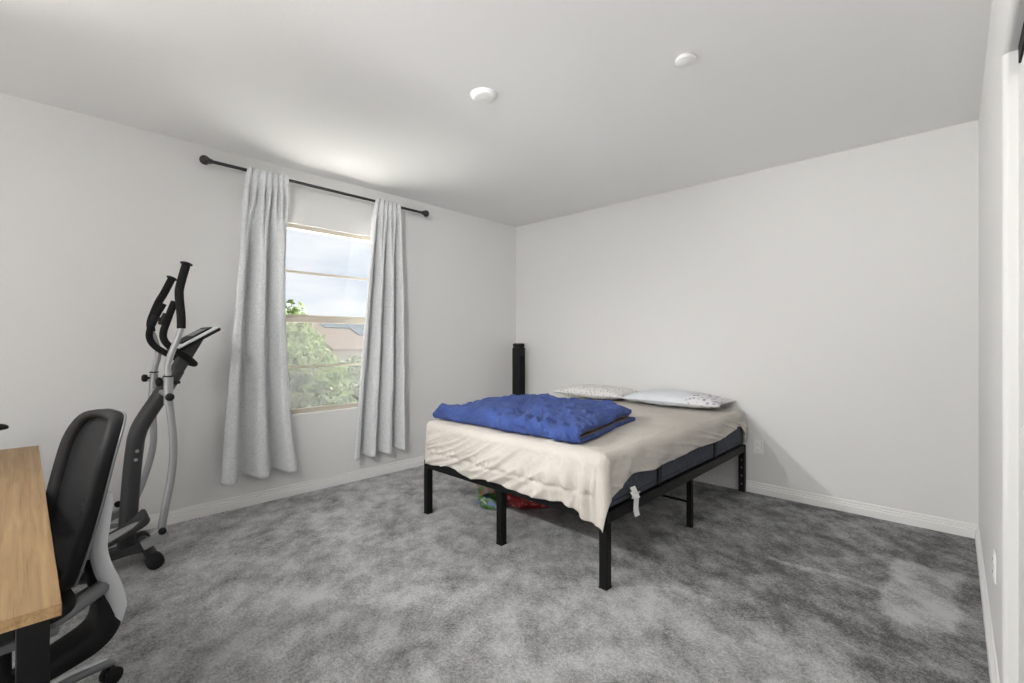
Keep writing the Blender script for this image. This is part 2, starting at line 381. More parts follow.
tree('leafy_tree', 'tall light green tree outside at the left of the window', (-7.6, -.1, -3), [(-7.6, -.1, 1.0, 1.1, .95, 1.15), (-7.3, .6, .1, 1.0, .9, 1.1), (-7.5, -.6, -.3, 1.1, 1.2, 1.2), (-7.7, .15, 1.75, .6, .55, .55), (-7.4, .5, 1.05, .6, .48, .62)], 10000, 'leaf1', .085, 1)
tree('leafy_tree', 'low mid-green tree outside below the neighbouring roof', (-7.9, 1.9, -3), [(-7.9, 1.9, -.05, 1.0, 1.1, .95), (-7.5, 2.6, -.5, 1.2, 1.2, 1.1), (-7.3, 1.2, -.5, .8, .8, 1.0)], 8000, 'leaf2', .085, 2)
tree('leafy_tree', 'darker green tree outside low in the window', (-6.4, .5, -3), [(-6.4, .5, -.75, 1.0, 1.3, .8), (-6.2, 1.6, -1.0, .9, 1.1, .8)], 6000, 'leaf2', .075, 3)
# neighbouring house with solar panels on its tiled roof
hs = thing('neighbour_house', 'beige house with pinkish tiled roof and blue solar panels beyond the trees', 'house', (-33, 18, -3))
MB().box(-5, 5, -7.0, 9, 0, 3.7).build('wall', 'stucco', hs)
rz0, rz1 = 3.75, 5.9
rp = MB(); rp.prism([(-6, rz0-.15), (6, rz0-.15), (6, rz0), (0, rz1), (-6, rz0)], 1, -7.5, 9.7); rp.build('roof', 'rooftile', hs)
sl = math.atan2(rz1-rz0, 6)
for i in range(3):
    for j in range(9):
        u0 = 1.15+i*1.72; y0 = (-2.4, -4.2, -6.2)[i]+j*1.05
        Mx = Matrix.Translation((6-u0*math.cos(sl), 0, rz0+u0*math.sin(sl))) @ Matrix.Rotation(sl, 4, 'Y')
        MB().box(-1.68, 0, y0, y0+1.0, .06, .11, Mx).build('solar_panel', 'solar', hs)

# ------------------------------------------------------------------ ceiling things and outlets
sm = thing('smoke_alarm', 'white domed smoke alarm on the ceiling nearer the window', 'smoke alarm', (2.02, -2.44, H))
MB().lathe([(.076, -.010), (.079, -.007), (.079, 0)]).build('base', 'white', sm)
MB().lathe([(.0, -.023), (.050, -.022), (.066, -.018), (.071, -.012), (.071, -.008)]).build('dome', 'white', sm)
MB().lathe([(.0, -.0245), (.010, -.0245), (.011, -.021)]).build('test_button', 'white', sm)
ds = thing('ceiling_cover', 'flat round white cover plate on the ceiling near the back wall', 'cover plate', (3.03, -1.97, H))
MB().lathe([(0, -.021), (.048, -.021), (.052, -.018), (.052, -.008)]).build('plate', 'white', ds)
MB().lathe([(.044, -.009), (.044, 0)]).build('collar', 'white', ds)

def outlet(name, label, Mx):
    t = thing(name, label, 'outlet'); t.matrix_world = Mx; t.location = Mx.translation
    MB().bbox(-.036, .036, -.006, 0, -.058, .058, .003).build('plate', 'white', t)
    for z in (.024, -.024):
        r = MB().bbox(-.017, .017, -.009, -.004, z-.016, z+.016, .003).build('socket', 'white', t)
        MB().box(-.008, -.006, -.0095, -.0085, z-.004, z+.007).box(.006, .008, -.0095, -.0085, z-.004, z+.007).build('slot', 'dark', r)
    return t
outlet('wall_outlet', 'white double outlet on the back wall beside the bed', Matrix.Translation((2.818, 0, .393)))
t = outlet('wall_outlet', 'white double outlet low on the right wall', Matrix.Translation((W, -1.74, .43)) @ Matrix.Rotation(PI/2, 4, 'Z'))
t.rotation_euler = (0, 0, -PI/2)

# fill lamps added out of view to light the room: opal globe and paper lantern
def globe(label, x, y):
    t = thing('added_globe', label, 'lamp', (x, y, H))
    MB().lathe([(.07, 0), (.07, -.02), (.02, -.03)][::-1]).build('added_canopy', 'white', t)
    MB().tube([(0, 0, -.02), (0, 0, -.14)], .01, 10, False).build('stem', 'white', t)
    g = MB(); R = .17
    g.lathe([(R*math.sin(a), -.28-R*math.cos(a)) for a in [PI*k/16 for k in range(17)]], None, 28); g.build('globe', 'globe', t)  # glowing globe of the added fill lamp
globe('added opal globe fill lamp, unseen behind the camera', 2.6, -5.6)
fl_ = thing('added_lantern', 'added paper lantern fill lamp, unseen behind the camera', 'lamp', (2.2, -6.9, 0))
MB().lathe([(.15, 0), (.15, .015), (.02, .025)], None, 28).build('base', 'black', fl_)
MB().tube([(0, 0, .02), (0, 0, .55)], .011, 10, False).build('added_pole', 'black', fl_)
g = MB(); g.lathe([(.27*math.sin(a), .82-.30*math.cos(a)) for a in [PI*k/18 for k in range(19)]], None, 32); g.build('added_lamp_shade', 'lantern', fl_)

# track lights added out of view, beams brighten right wall, bed and window corner
def track(label, px, py, x0, x1, heads):
    tk = thing('added_track_light', label, 'lamp', (px, py, H))
    MB().bbox(x0, x1, -.018, .018, -.03, 0, .004).build('added_track', 'white', tk)
    for x, tgt, pw, cone in heads:
        p = Vector((x, 0, -.16)); d = (Vector(tgt)-Vector((px, py, H))-p).normalized()
        MB().tube([(x, 0, -.02), (x, 0, -.13)], .009, 8, False).build('stem', 'white', tk)
        Mx = Matrix.Translation(p) @ Vector((0, 0, 1)).rotation_difference(d).to_matrix().to_4x4()
        MB().lathe([(.03, -.07), (.055, -.05), (.075, .03), (.07, .03), (.05, -.03), (0, -.03)], Mx, 24).build('added_lamp_head', 'white', tk)
        sp_ = bpy.data.lights.new('fill_beam', 'SPOT'); so = bpy.data.objects.new('fill_beam', sp_); C.objects.link(so); so.parent = tk
        sp_.energy = SPOT*pw; sp_.spot_size = math.radians(cone); sp_.spot_blend = 1.0; sp_.shadow_soft_size = .065; sp_.color = (1, .985, .965)
        so.location = p+d*.035; so.rotation_euler = d.to_track_quat('-Z', 'Y').to_euler()
track('added track light, unseen behind the desk, brightening the right wall', .6, -5.5, -.1, .9, ((0, (4.14, -.9, 1.3), 1.6, 58), (.8, (2.8, -1.6, .2), .7, 80)))
ul = thing('added_uplight', 'added floor uplight, unseen behind the camera, brightening the ceiling', 'lamp', (2.9, -5.1, 0))  # uplight added out of view to lift the ceiling brightness
ud = (Vector((3.2, -2.5, 2.74))-Vector((2.9, -5.1, .2))).normalized(); up0 = Vector((0, 0, .2))
MB().lathe([(.09, 0), (.09, .012), (.02, .02)], None, 24).build('base', 'black', ul)
MB().tube([(0, 0, .015), (0, 0, .18)], .010, 8, False).build('stem', 'black', ul)
MB().lathe([(.03, -.08), (.06, -.05), (.07, .03), (.065, .03), (.05, -.03), (0, -.03)], Matrix.Translation(up0) @ Vector((0, 0, 1)).rotation_difference(ud).to_matrix().to_4x4(), 24).build('added_lamp_head', 'black', ul)
us_ = bpy.data.lights.new('fill_beam', 'SPOT'); uo = bpy.data.objects.new('fill_beam', us_); C.objects.link(uo); uo.parent = ul
us_.energy = SPOT*.46; us_.spot_size = math.radians(76); us_.spot_blend = 1.0; us_.shadow_soft_size = .06; us_.color = (1, .985, .965)
uo.location = up0+ud*.035; uo.rotation_euler = ud.to_track_quat('-Z', 'Y').to_euler()
track('added track light, unseen near the closet, brightening the window corner', 3.1, -5.5, -.1, .9, ((.8, (.1, -.8, 1.3), 1.7, 52), (0, (1.9, -1.6, .3), .65, 54)))

# ------------------------------------------------------------------ curtain rod and curtains
RX, RZ = .098, 2.602
rod = thing('curtain_rod', 'black curtain rod with ball finials above the window', 'curtain rod', (RX, 0, RZ))
MB().tube([(0, -3.365, 0), (0, -1.495, 0)], .0125, 14, False).build('rod', 'blackrod', rod)
for s, y in ((-1, -3.365), (1, -1.495)):
    Mx = Matrix.Translation((0, y, 0)) @ Matrix.Rotation(-s*PI/2, 4, 'X')
    MB().lathe([(.013, -.015), (.017, -.012), (.018, 0), (.022, .004)]+[(.034*math.sin(a), .036-.034*math.cos(a)) for a in [PI*(.22+.78*k/10) for k in range(11)]], Mx, 18).build('finial', 'blackrod', rod)
for y in (-3.00, -1.88):
    b = MB(); b.tube([(-.095, y, -.02), (-.03, y, -.022), (0, y, -.014)], .006, 8); b.lathe([(.022, 0), (.022, .006), (.012, .009)], Matrix.Translation((-RX+.001, y, -.02)) @ Matrix.Rotation(PI/2, 4, 'Y'), 14); b.build('bracket', 'blackrod', rod)

def curtain(label, yt0, yt1, yb0, yb1, zb, seed, folds, amp0, amp1, late):
    ob = thing('curtain', label, 'curtain', (RX, (yt0+yt1)/2, 0), 0, 'curtains at the window')
    cy = (yt0+yt1)/2; ztop = RZ+.020
    def fn(u, v):
        z = ztop+(zb-ztop)*v
        e = v**.8
        y0 = yt0+(yb0-yt0)*e; y1 = yt1+(yb1-yt1)*v**late
        # many small header gathers merge into fewer deep folds further down
        k = sstep(.05, .30, v)
        ph = u*folds[1]*2*PI+seed+.6*math.sin(3*u+seed*2)+.3*math.sin(v*3+seed)
        q = .5+.5*math.cos(ph); big = 1-2*q**2.6                    # broad ridges, narrow valleys
        sm_ = .5+.5*math.cos(u*folds[0]*2*PI+.8*math.sin(u*7+seed)); small = 1-2*sm_**1.6
        a = amp0*(1-k)*small+amp1*(.75+.25*v)*k*big+.008*nz(u*5+seed, v*3, 1)*2*v+.004*nz(u*14, v*9, seed+2)
        x = a+.018*(1-k)
        if v < .035: x = .017+amp0*.35*(1+small)                     # pocket runs in front of the rod
        elif v < .08: t = (v-.035)/.045; x = (.017+amp0*.35*(1+small))*(1-t)+x*t
        y = y0+(y1-y0)*u + .012*k*math.sin(ph)*(.5+.5*v)+.004*nz(u*8, v*14, seed)
        zz = z - (.012*big+.01*nz(u*4, seed, 3))*sstep(.8, 1, v) + .006*small*(1-sstep(0, .02, v))
        return Vector((max(x, -RX+.012), y-cy, zz))
    o = MB().grid(fn, 180, 100).build('panel', 'linen', ob, recalc=False)
    s = o.modifiers.new('solid', 'SOLIDIFY'); s.thickness = .003; s.offset = 0
    # hem band at the foot of the panel
    def hem(u, v):
        p = fn(u, .958); q = fn(u, .962); x = p.lerp(q, v); x.x += .0035; return x
    MB().grid(hem, 150, 2).build('hem_stitch', 'linen', ob, recalc=False)
    return ob
curtain('grey linen curtain left of the window, nearer the exercise machine', -3.125, -2.828, -3.32, -2.715, .245, 1.2, (6.5, 2.9), .024, .080, 3)
curtain('grey linen curtain right of the window, nearer the bed', -2.040, -1.780, -2.29, -1.765, .245, 2.6, (5.5, 2.9), .024, .075, .8)

# ------------------------------------------------------------------ bed
X0, X1, Y0, Y1 = 1.158, 2.700, -2.206, -.035     # frame outline at the leg centres
RB, RT = .342, .402
bed = thing('platform_bed', 'black metal platform bed frame on slim square legs', 'bed frame', ((X0+X1)/2, (Y0+Y1)/2, 0))
bx_, by_ = (X0+X1)/2, (Y0+Y1)/2
def bb(name, x0, x1, y0, y1, z0, z1, r=.004, par=bed): return MB().bbox(x0-bx_, x1-bx_, y0-by_, y1-by_, z0, z1, r).build(name, 'black', par)
h = .024
bb('foot_rail', X0-h, X1+h, Y0-h, Y0+.016, RB, RT); bb('head_rail', X0-h, X1+h, Y1-.016, Y1+h, RB, RT)
bb('side_rail', X0-h, X0+.016, Y0+.016, Y1-.016, RB, RT); bb('side_rail', X1-.016, X1+h, Y0+.016, Y1-.016, RB, RT)
for (x, y) in ((X0, Y0), (X1, Y0), (X0, Y1), (X1, Y1), ((X0+X1)/2+.005, Y0), ((X0+X1)/2, Y1)):
    l = bb('leg', x-h, x+h, y-h, y+h, .006, RB+.001)
    bb('foot_cap', x-h-.001, x+h+.001, y-h-.001, y+h+.001, 0, .01, .002, l)
    if x == X1 and y == Y1:
        for z in (.07, .14, .21, .275):
            d = MB().lathe([(.006, 0), (.006, .001)], Matrix.Translation((x-bx_+.003, y-h-.001-by_, z)) @ Matrix.Rotation(PI/2, 4, 'X'), 10).build('bolt', 'silver', l)
for x in (X0+.02, bx_, X1-.01):
    l = bb('leg', x-.018, x+.018, -1.105-.018, -1.105+.018, 0, RB+.001, .003)
bb('brace', X0+.02, X1-.028, -1.113, -1.097, .165, .178, .003)
bb('centre_beam', bx_-.02, bx_+.02, Y0+.016, Y1-.016, RB, RT-.016)
for k in range(9):
    y = Y0+.16+k*(Y1-Y0-.3)/8; bb('slat', X0+.016, X1-.016, y-.016, y+.016, RT-.016, RT-.002, .002)

mt = thing('mattress', 'slate blue mattress with black handle straps on the metal frame', 'mattress', (bx_, by_, RT))
MX0, MX1, MY0, MY1, MT = X0-.012, X1+.012, Y0+.008, Y1+.005, .688
MB().bbox(MX0-bx_, MX1-bx_, MY0-by_, MY1-by_, .001, MT-RT-.004, .028, None, 3).build('body', 'matt', mt)
for z in (.012, .255):
    rr = .04; e = -.001
    pts = [(MX0-bx_-e+rr, MY0-by_-e), (MX1-bx_+e-rr, MY0-by_-e), (MX1-bx_+e, MY0-by_-e+rr), (MX1-bx_+e, MY1-by_+e-rr), (MX1-bx_+e-rr, MY1-by_+e), (MX0-bx_-e+rr, MY1-by_+e), (MX0-bx_-e, MY1-by_+e-rr), (MX0-bx_-e, MY0-by_-e+rr), (MX0-bx_-e+rr, MY0-by_-e)]
    MB().tube([(a, b, z+.03 if z < .1 else z) for a, b in pts], .003, 6, False).build('piping', 'blackpl', mt)
for y in (-.70, -1.62):
    MB().bbox(MX1-bx_-.001, MX1-bx_+.010, y-.027-by_, y+.027-by_, .012, .20, .003).build('handle_strap', 'blackpl', mt)
tg = thing('mattress_tag', 'white care tag hanging off the mattress near the sheet corner', 'tag', (X1+.03, -1.98, .40))
def tagf(u, v): return Vector((.006*math.sin(v*5)+.010*v+.004*u, (u-.5)*.05+.055*v+.008*math.sin(v*6), .085-.175*v))
MB().grid(tagf, 5, 14).build('strip', 'white', tg, recalc=False)
def tagf2(u, v): return Vector((.022+.008*math.sin(v*4+u*3), -.05+.10*u, .035+.034*v-.015*u))
MB().grid(tagf2, 8, 5).build('flap', 'white', tg, recalc=False)

# sheet: one cloth laid over the mattress, hanging over the foot and the right side
sh = thing('bed_sheet', 'cream bed sheet hanging rumpled over the foot of the mattress', 'sheet', (bx_, by_, MT))
TOP = .700; RR = .055
ex0, ex1, ey0 = MX0+RR-.006, MX1-RR+.008, MY0+RR-.042
def over(d):       # distance past the edge line -> (outward, down)
    if d <= 0: return 0, 0
    if d < RR*PI/2: return RR*math.sin(d/RR), RR*(1-math.cos(d/RR))
    return RR, RR+(d-RR*PI/2)
def sheet(u, v):
    # v: 0 at head .. 1 at the foot hem ; u: 0 left hem .. 1 right hem
    ld = .20; Ltop = MY1-.01-ey0
    yy = v
    vt = .80
    t = (v/vt)*Ltop if v < vt else Ltop
    ut0, ut1 = .10, .86
    xn = (u-ut0)/(ut1-ut0)
    xw = ex0+(ex1-ex0)*max(0, min(1, xn))
    fh = .335+.010*sstep(.3, .7, u)+.045*sstep(.74, .86, u)+.012*math.sin(u*23)+.014*nz(u*9, 2.2)            # foot drop length
    hy = MY1-.01-t
    sdrop = .195+.075*(1-sstep(-2.2, -1.95, hy))+.13*sstep(-.13, -.06, hy)+.012*math.sin(hy*7)+.012*nz(hy*3, 5.5) - .03*sstep(-.9, -.1, hy)
    dt = max(0, (v-vt)/(1-vt))*fh
    dsR = max(0, (u-ut1)/(1-ut1))*sdrop
    dsL = max(0, (ut0-u)/ut0)*ld
    ds = dsR if dsR > 0 else dsL; sg = 1 if dsR > 0 else -1
    x = xw; y = hy; z = TOP
    if ds > 0 and dt > 0:
        hyp = (ds**3+dt**3)**(1/3); o_, dn = over(hyp); ang = math.atan2(dt, ds)
        fl = (.008+.045*math.sin(2*ang))*sstep(.05, .4, hyp)*(1 if sg > 0 else .2)
        x += sg*(o_+fl)*math.cos(ang); y -= (o_+fl)*math.sin(ang); z -= dn
    elif dt > 0:
        o_, dn = over(dt); k = sstep(.03, .25, dt)
        sk = u*18-(u-.86)*dt*26
        w1 = .010*math.sin(u*31+2.5*math.sin(u*7)+3*dt)+.022*nz(sk*.8, dt*3, 4)+.018*(1-abs(nz(sk*1.1, dt*4, 7))*2.4)**3
        cr_ = sstep(.60, .86, u); w2 = .020*math.sin((u-.86)*105*(1+.3*dt))*cr_+.008*nz(sk*3, dt*9, 2)
        gath = .006*math.sin(u*170+4*math.sin(u*30))*math.exp(-((dt-.24)/.035)**2) - .010*math.exp(-((dt-.255)/.012)**2)
        y -= o_+max(-.006, k*(.012+w1+w2))+gath; z -= dn
        x += .010*nz(u*20, dt*6, 9)*k
    elif ds > 0:
        o_, dn = over(ds); k = sstep(.02, .16, ds)
        w1 = .009*math.sin(hy*13+3*math.sin(hy*3)+ds*14)+.012*nz(hy*5+ds*9, ds*6, 8)+.008*max(0, 1-abs(nz(hy*4-ds*16, ds*4, 3))*3)**2
        x += sg*(o_+max(-.004, k*(.008+w1))); z -= dn
    else:
        # crowned top with soft creases
        ed = min(1, (x-ex0)/.25, (ex1-x)/.25, (y-ey0)/.25)
        z += .006*nz(x*2.5, y*2.5, 1)+.005*max(0, 1-abs(nz(x*3.1+y, y*2.6-x, 5))*3.5)**2+.004*max(0, ed)+.0035*math.sin(x*5-y*9+4*nz(x, y, 3))*nz(x*1.7, y*1.7, 6)*2
    # the top sags gently where the cloth pulls to the right front corner
    return Vector((x-bx_, y-by_, z-MT))
o = MB().grid(sheet, 260, 230).build('cloth', 'sheet', sh, recalc=False)
s = o.modifiers.new('solid', 'SOLIDIFY'); s.thickness = .003; s.offset = 1

# folded comforter
bl = thing('comforter', 'folded royal blue comforter across the foot of the bed', 'comforter', (1.8, -1.72, TOP))
KB = 56
def xr(y, lay): return 2.50-.17*(y+2.15)/.9+lay
def ushape(y_front, y_backt, y_backb, zc, r_out, thick, lay, xl, seed, puff):
    # closed U profile swept along x; returns a grid function (u around, v along x)
    def prof(s):
        n = []
        ro, ri = r_out, max(.004, r_out-thick)
        a = []
        K = KB
        for k in range(K): a.append((y_backb+(y_front+ro-y_backb)*k/(K-1), zc-ro))
        for k in range(1, 12): t = PI*k/12; a.append((y_front+ro-ro*math.sin(t), zc-ro*math.cos(t)))
        for k in range(K): a.append((y_front+ro+(y_backt-y_front-ro)*k/(K-1), zc+ro))
        a.append((y_backt+.012, zc+(ro+ri)/2))
        for k in range(K): a.append((y_backt+(y_front+ro-y_backt)*k/(K-1), zc+ri))
        for k in range(1, 8): t = PI-PI*k/8; a.append((y_front+ro-ri*math.sin(t), zc-ri*math.cos(t)))
        for k in range(K): a.append((y_front+ro+(y_backb-y_front-ro)*k/(K-1), zc-ri))
        a.append((y_backb+.012, zc-(ro+ri)/2))
        return a
    P = prof(0); n = len(P)
    def fn(i, j):
        y, z = P[int(round(i*n)) % n]
        x = xl+(xr(y, lay)-xl)*j
        up = sstep(-.02, .05, z-zc)
        xa = j*1.4; yq = y
        ed = sstep(0, .12, j)*sstep(1.0, .90, j)
        z2 = z+up*puff*(.4+.6*ed)*(.55+.45*(1-j))*(.8+.5*sstep(-2.1, -1.4, y)) 
        wr = .020*nz(xa*3.0, yq*4, seed)+.014*math.sin(xa*9+6*nz(xa*2, yq*2, seed+3)+yq*5)*.7+.010*nz(xa*9, yq*13, seed+1)
        wr += .016*max(0, 1-abs(nz(xa*4+yq*3, yq*5-xa*2, seed+7))*3.2)**2-.012*max(0, 1-abs(nz(xa*6-yq*4, yq*6+xa*3, seed+9))*4)**2
        wr += .005*nz(xa*17, yq*22, seed+4)
        wr -= .022*sstep(.35, .0, j)
        gath = sstep(.55, .72, j)*sstep(1.0, .9, j)*sstep(-1.85, -2.1, y)
        wr += gath*.012*math.sin(xa*62+yq*26+5*nz(xa*3, yq*4, 2))
        cz = j-.50-(y+2.185)*.55; wr -= .030*math.exp(-(cz/.012)**2)*sstep(-1.75, -2.0, y)       # one long diagonal crease
        z2 += up*wr
        dy = 0
        if y < y_front+.09: dy = (.020*nz(xa*4, 3.1, seed)+.010*math.sin(xa*14+2*nz(xa*3, 1, 2))+.014*nz(xa*11+z*14, z*20, 6)+.010*math.sin(xa*62+z*40)*sstep(.55, .72, j)+.022*math.exp(-((j-.49+(z-zc)*.5)/.010)**2))*sstep(y_front+.09, y_front, y)
        xx = x+(.016*nz(y*6, z*9, seed+5))*(sstep(.9, 1, j)+sstep(.1, 0, j))
        if j < .08: z2 -= (1-j/.08)**2*.025*up; 
        if j > .95: z2 -= ((j-.95)/.05)**2*.016*up
        return Vector((xx-1.8, y+dy+1.72, max(z2, TOP+.011)-TOP))
    return fn, n
def blanket_part(name, mm, args, nv, par):
    fn, n = ushape(*args)
    mb = MB(); mb.grid(lambda i, j: fn(i, j), n, nv, True, False)
    K = n
    # end caps as strips bridging the outer and inner walls
    for j in (0, nv-1):
        ring = [i*nv+j for i in range(n)]
        h2 = n//2
        K_ = KB; outer = ring[:K_+11+K_]; inner = ring[K_+11+K_+1:-1]; inner = inner[::-1]
        a, b = 0, 0
        while a < len(outer)-1 or b < len(inner)-1:
            fa = (a+1)/(len(outer)-1) if a < len(outer)-1 else 9; fb = (b+1)/(len(inner)-1) if b < len(inner)-1 else 9
            if fa <= fb: mb.f.append((outer[a], outer[a+1], inner[b])); a += 1
            else: mb.f.append((outer[a], inner[b+1], inner[b])); b += 1
            mb.sm.append(True)
    o = mb.build(name, mm, par); return o
blanket_part('outer_layer', 'blue', (-2.185, -1.27, -1.22, TOP+.056, .050, .030, .0, 1.19, 3.0, .030), 210, bl)
blanket_part('lining', 'brown', (-2.150, -1.30, -1.29, TOP+.054, .023, .013, -.012, 1.22, 3.0, .030), 90, bl)

def pillow(name, label, mm, cx, cy, cz, lx, ly, lz, rz, seed, tilt=0):
    t = thing(name, label, 'pillow', (cx, cy, cz), rz, 'pillows at the head of the bed')
    def fn(sgn):
        def f(u, v):
            a, b = 2*u-1, 2*v-1
            e = max(0, (1-abs(a)**2.6))**.5*max(0, (1-abs(b)**2.6))**.5
            pin = 1-.07*(1-abs(a)**2)*0-.06*(abs(a)*abs(b))**3*-1
            x = a*lx/2*(1-.05*(1-b*b)*abs(a)**4*0)*pin; y = b*ly/2*pin
            x *= 1-.04*(1-b*b); y *= 1-.05*(1-a*a)
            z = sgn*e*lz/2*(1.0 if sgn > 0 else .7)+.012*nz(x*8+seed, y*8, sgn)*e+.006*nz(x*22, y*22, seed)*e
            z += tilt*(y/ly+.5)
            return Vector((x, y, max(z+.35*lz, .003)))
        return f
    mb = MB(); mb.grid(fn(1), 44, 30); mb.grid(fn(-1), 44, 30)
    o = mb.build('case', mm, t, recalc=True); return t
pillow('pillow', 'flat pillow with small floral print, nearer the window', 'pillowA', 1.345, -.235, TOP+.008, .78, .40, .15, .02, 1, .012)
pillow('pillow', 'pale blue-white pillow with a floral end, beside the outlet wall', 'pillowB', 2.20, -.235, TOP+.008, .86, .40, .15, .01, 5, .01)

# printed plastic bags under the bed
def bag(label, mm, cx, cy, lx, ly, lz, rz, seed):
    t = MB()
    def fn(u, v):
        a = u*2*PI; b = (v-.5)*PI
        ca = math.copysign(abs(math.cos(a))**.7, math.cos(a)); sa = math.copysign(abs(math.sin(a))**.7, math.sin(a)); cb = math.cos(b)**.6
        d = 1+.28*nz(ca*1.7+seed, sa*1.7, math.sin(b)*1.7)+.14*nz(ca*5, sa*5+seed, math.sin(b)*5)
        return Vector((lx/2*ca*cb*d, ly/2*sa*cb*d, max(0, lz*(.5+.5*math.sin(b))*d*(1 if v > .02 else 0))))
    t.grid(fn, 48, 24, True, False)
    o = t.build('plastic_bag', mm); o.location = (cx, cy, 0); o.rotation_euler.z = rz
    return tag(o, label, 'bag', 'bags under the bed')
bag('crumpled red printed plastic bag under the bed', 'redbag', 1.64, -1.56, .46, .26, .20, .75, 1)
bag('dark green printed bag under the bed at the leftmost end of the pile', 'greenbag', 1.43, -1.81, .19, .13, .10, .5, 4)
bag('peach and green printed bag lying behind the dark green one', 'multibag', 1.31, -1.69, .22, .16, .18, .3, 8)

# ------------------------------------------------------------------ tower fan in the corner
fan = thing('tower_fan', 'slim black tower fan standing in the corner behind the bed', 'fan', (.245, -.215, 0))
MB().lathe([(.13, 0), (.13, .012), (.10, .026), (.05, .034)], None, 28).build('base', 'blackpl', fan)
MB().bbox(-.058, .058, -.058, .058, .03, 1.22, .012).build('body', 'blackpl', fan)
MB().bbox(-.055, .055, -.055, .055, 1.22, 1.268, .016).build('top_panel', 'blackpl', fan)
MB().box(.0565, .059, -.038, .038, .20, 1.12).build('grille_recess', 'dark', fan)
for k in range(12):
    MB().bbox(.058, .064, -.036+k*.0062, -.033+k*.0062, .20, 1.12, .001).build('grille_slat', 'blackpl', fan)

# ------------------------------------------------------------------ desk and the lamp on it
DZ = .740
dk = thing('desk', 'oak topped desk with black metal legs at the left edge', 'desk', (1.59, -4.6, 0))
def db(name, x0, x1, y0, y1, z0, z1, mm='black', r=.002): return MB().bbox(x0-1.59, x1-1.59, y0+4.6, y1+4.6, z0, z1, r).build(name, mm, dk)
db('top', .512, 2.668, -4.97, -4.250, DZ-.025, DZ, 'oak')
for x0 in (.58, 2.54):
    for y0 in (-4.318, -4.93):
        db('leg', x0, x0+.06, y0, y0+.052, 0, DZ-.026)
    db('end_rail', x0, x0+.06, -4.878, -4.318, DZ-.075, DZ-.026)
db('rear_rail', .64, 2.54, -4.92, -4.89, DZ-.075, DZ-.026)
lp = thing('desk_lamp', 'black rounded lamp head over the far end of the desk, cut by the left edge', 'lamp', (.70, -4.72, DZ))
MB().lathe([(.075, 0), (.075, .012), (.06, .02), (.012, .024)], None, 24).build('base', 'blackpl', lp)
MB().tube([(0, 0, .02), (-.02, 0, .16), (-.06, .02, .21), (-.09, .08, .17)], .008, 8).build('stem', 'blackpl', lp)
Mx = Matrix.Translation((-.10, .22, .127)) @ Matrix.Rotation(-.05, 4, 'X')
hd = MB(); hd.grid(lambda u, v: Mx @ Vector((.045*math.cos(2*PI*u)*math.sin(PI*v)**.7, -.145*math.cos(PI*v), (.030 if math.sin(2*PI*u) > 0 else .016)*math.sin(2*PI*u)*math.sin(PI*v)**.7)), 24, 24, True, False)
hd.build('head', 'blackpl', lp)

# ------------------------------------------------------------------ office chair (local: +y behind the sitter, origin on the floor below the column)
ch = thing('office_chair', 'black mesh office chair with silver spine tucked under the desk', 'chair', (1.87, -4.350, 0), .12)
def by(z): return .205+.30*(z-.75)+.02*math.cos((z-.62)*5)-.02       # back centre line
BZ0, BZ1, BWd = .50, 1.040, .255
def outline(t):      # rounded-rectangle outline in (x, z)
    n = 4.2
    a = 2*PI*t; c, s_ = math.cos(a), math.sin(a)
    r = 1/((abs(c)**n+abs(s_)**n)**(1/n))
    x = c*r; z = s_*r
    wd = BWd*(1-.10*sstep(.2, -1, z)-.05*sstep(.5, 1, z))
    return x*wd, (BZ0+BZ1)/2+z*(BZ1-BZ0)/2
def bpt(x, z, off=0):
    y = by(z)-.045*(x/BWd)**2
    return Vector((x, y+off, z))
NF = 72
def frame_ring(sc_in, off0, off1, name, mm, par):
    mb = MB(); vs = []; prof = [(1.0, off0), (1.012, (off0+off1)/2), (1.0, off1), (sc_in, off1-.003), (sc_in-.01, (off0+off1)/2), (sc_in, off0+.003)]
    zc = (BZ0+BZ1)/2
    def f(u, v):
        x, z = outline(u); k, o = prof[int(round(v*len(prof))) % len(prof)]
        kx = 1-(1-k)*.25/BWd; 
        d = (1-k)
        L = math.hypot(x, z-zc); sx_ = x*(1-d*.25/max(.05, abs(x)+.0)*0-d); sz = zc+(z-zc)*(1-d*.6)
        return bpt(sx_, sz, o)
    mb.grid(f, NF, len(prof), True, True); return mb.build(name, mm, par)
fr_ = frame_ring(.86, -.022, .020, 'back_frame', 'blackpl', ch)
frame_ring(.95, .018, .026, 'back_rim', 'greypl', ch)
mb = MB()
def fm(u, v):
    x, z = outline(v); zc = (BZ0+BZ1)/2; k = u
    return bpt(x*.89*k, zc+(z-zc)*.93*k, -.004)
mb.grid(fm, 12, NF, False, True); mb.build('back_mesh', 'mesh', ch, recalc=False)
# lumbar support behind the mesh
MB().grid(lambda u, v: bpt((u-.5)*.16*(1-.3*abs(2*v-1)), .56+.42*v, .022+.004*math.cos((u-.5)*3)), 8, 14).build('lumbar_support', 'greypl', ch, recalc=False)
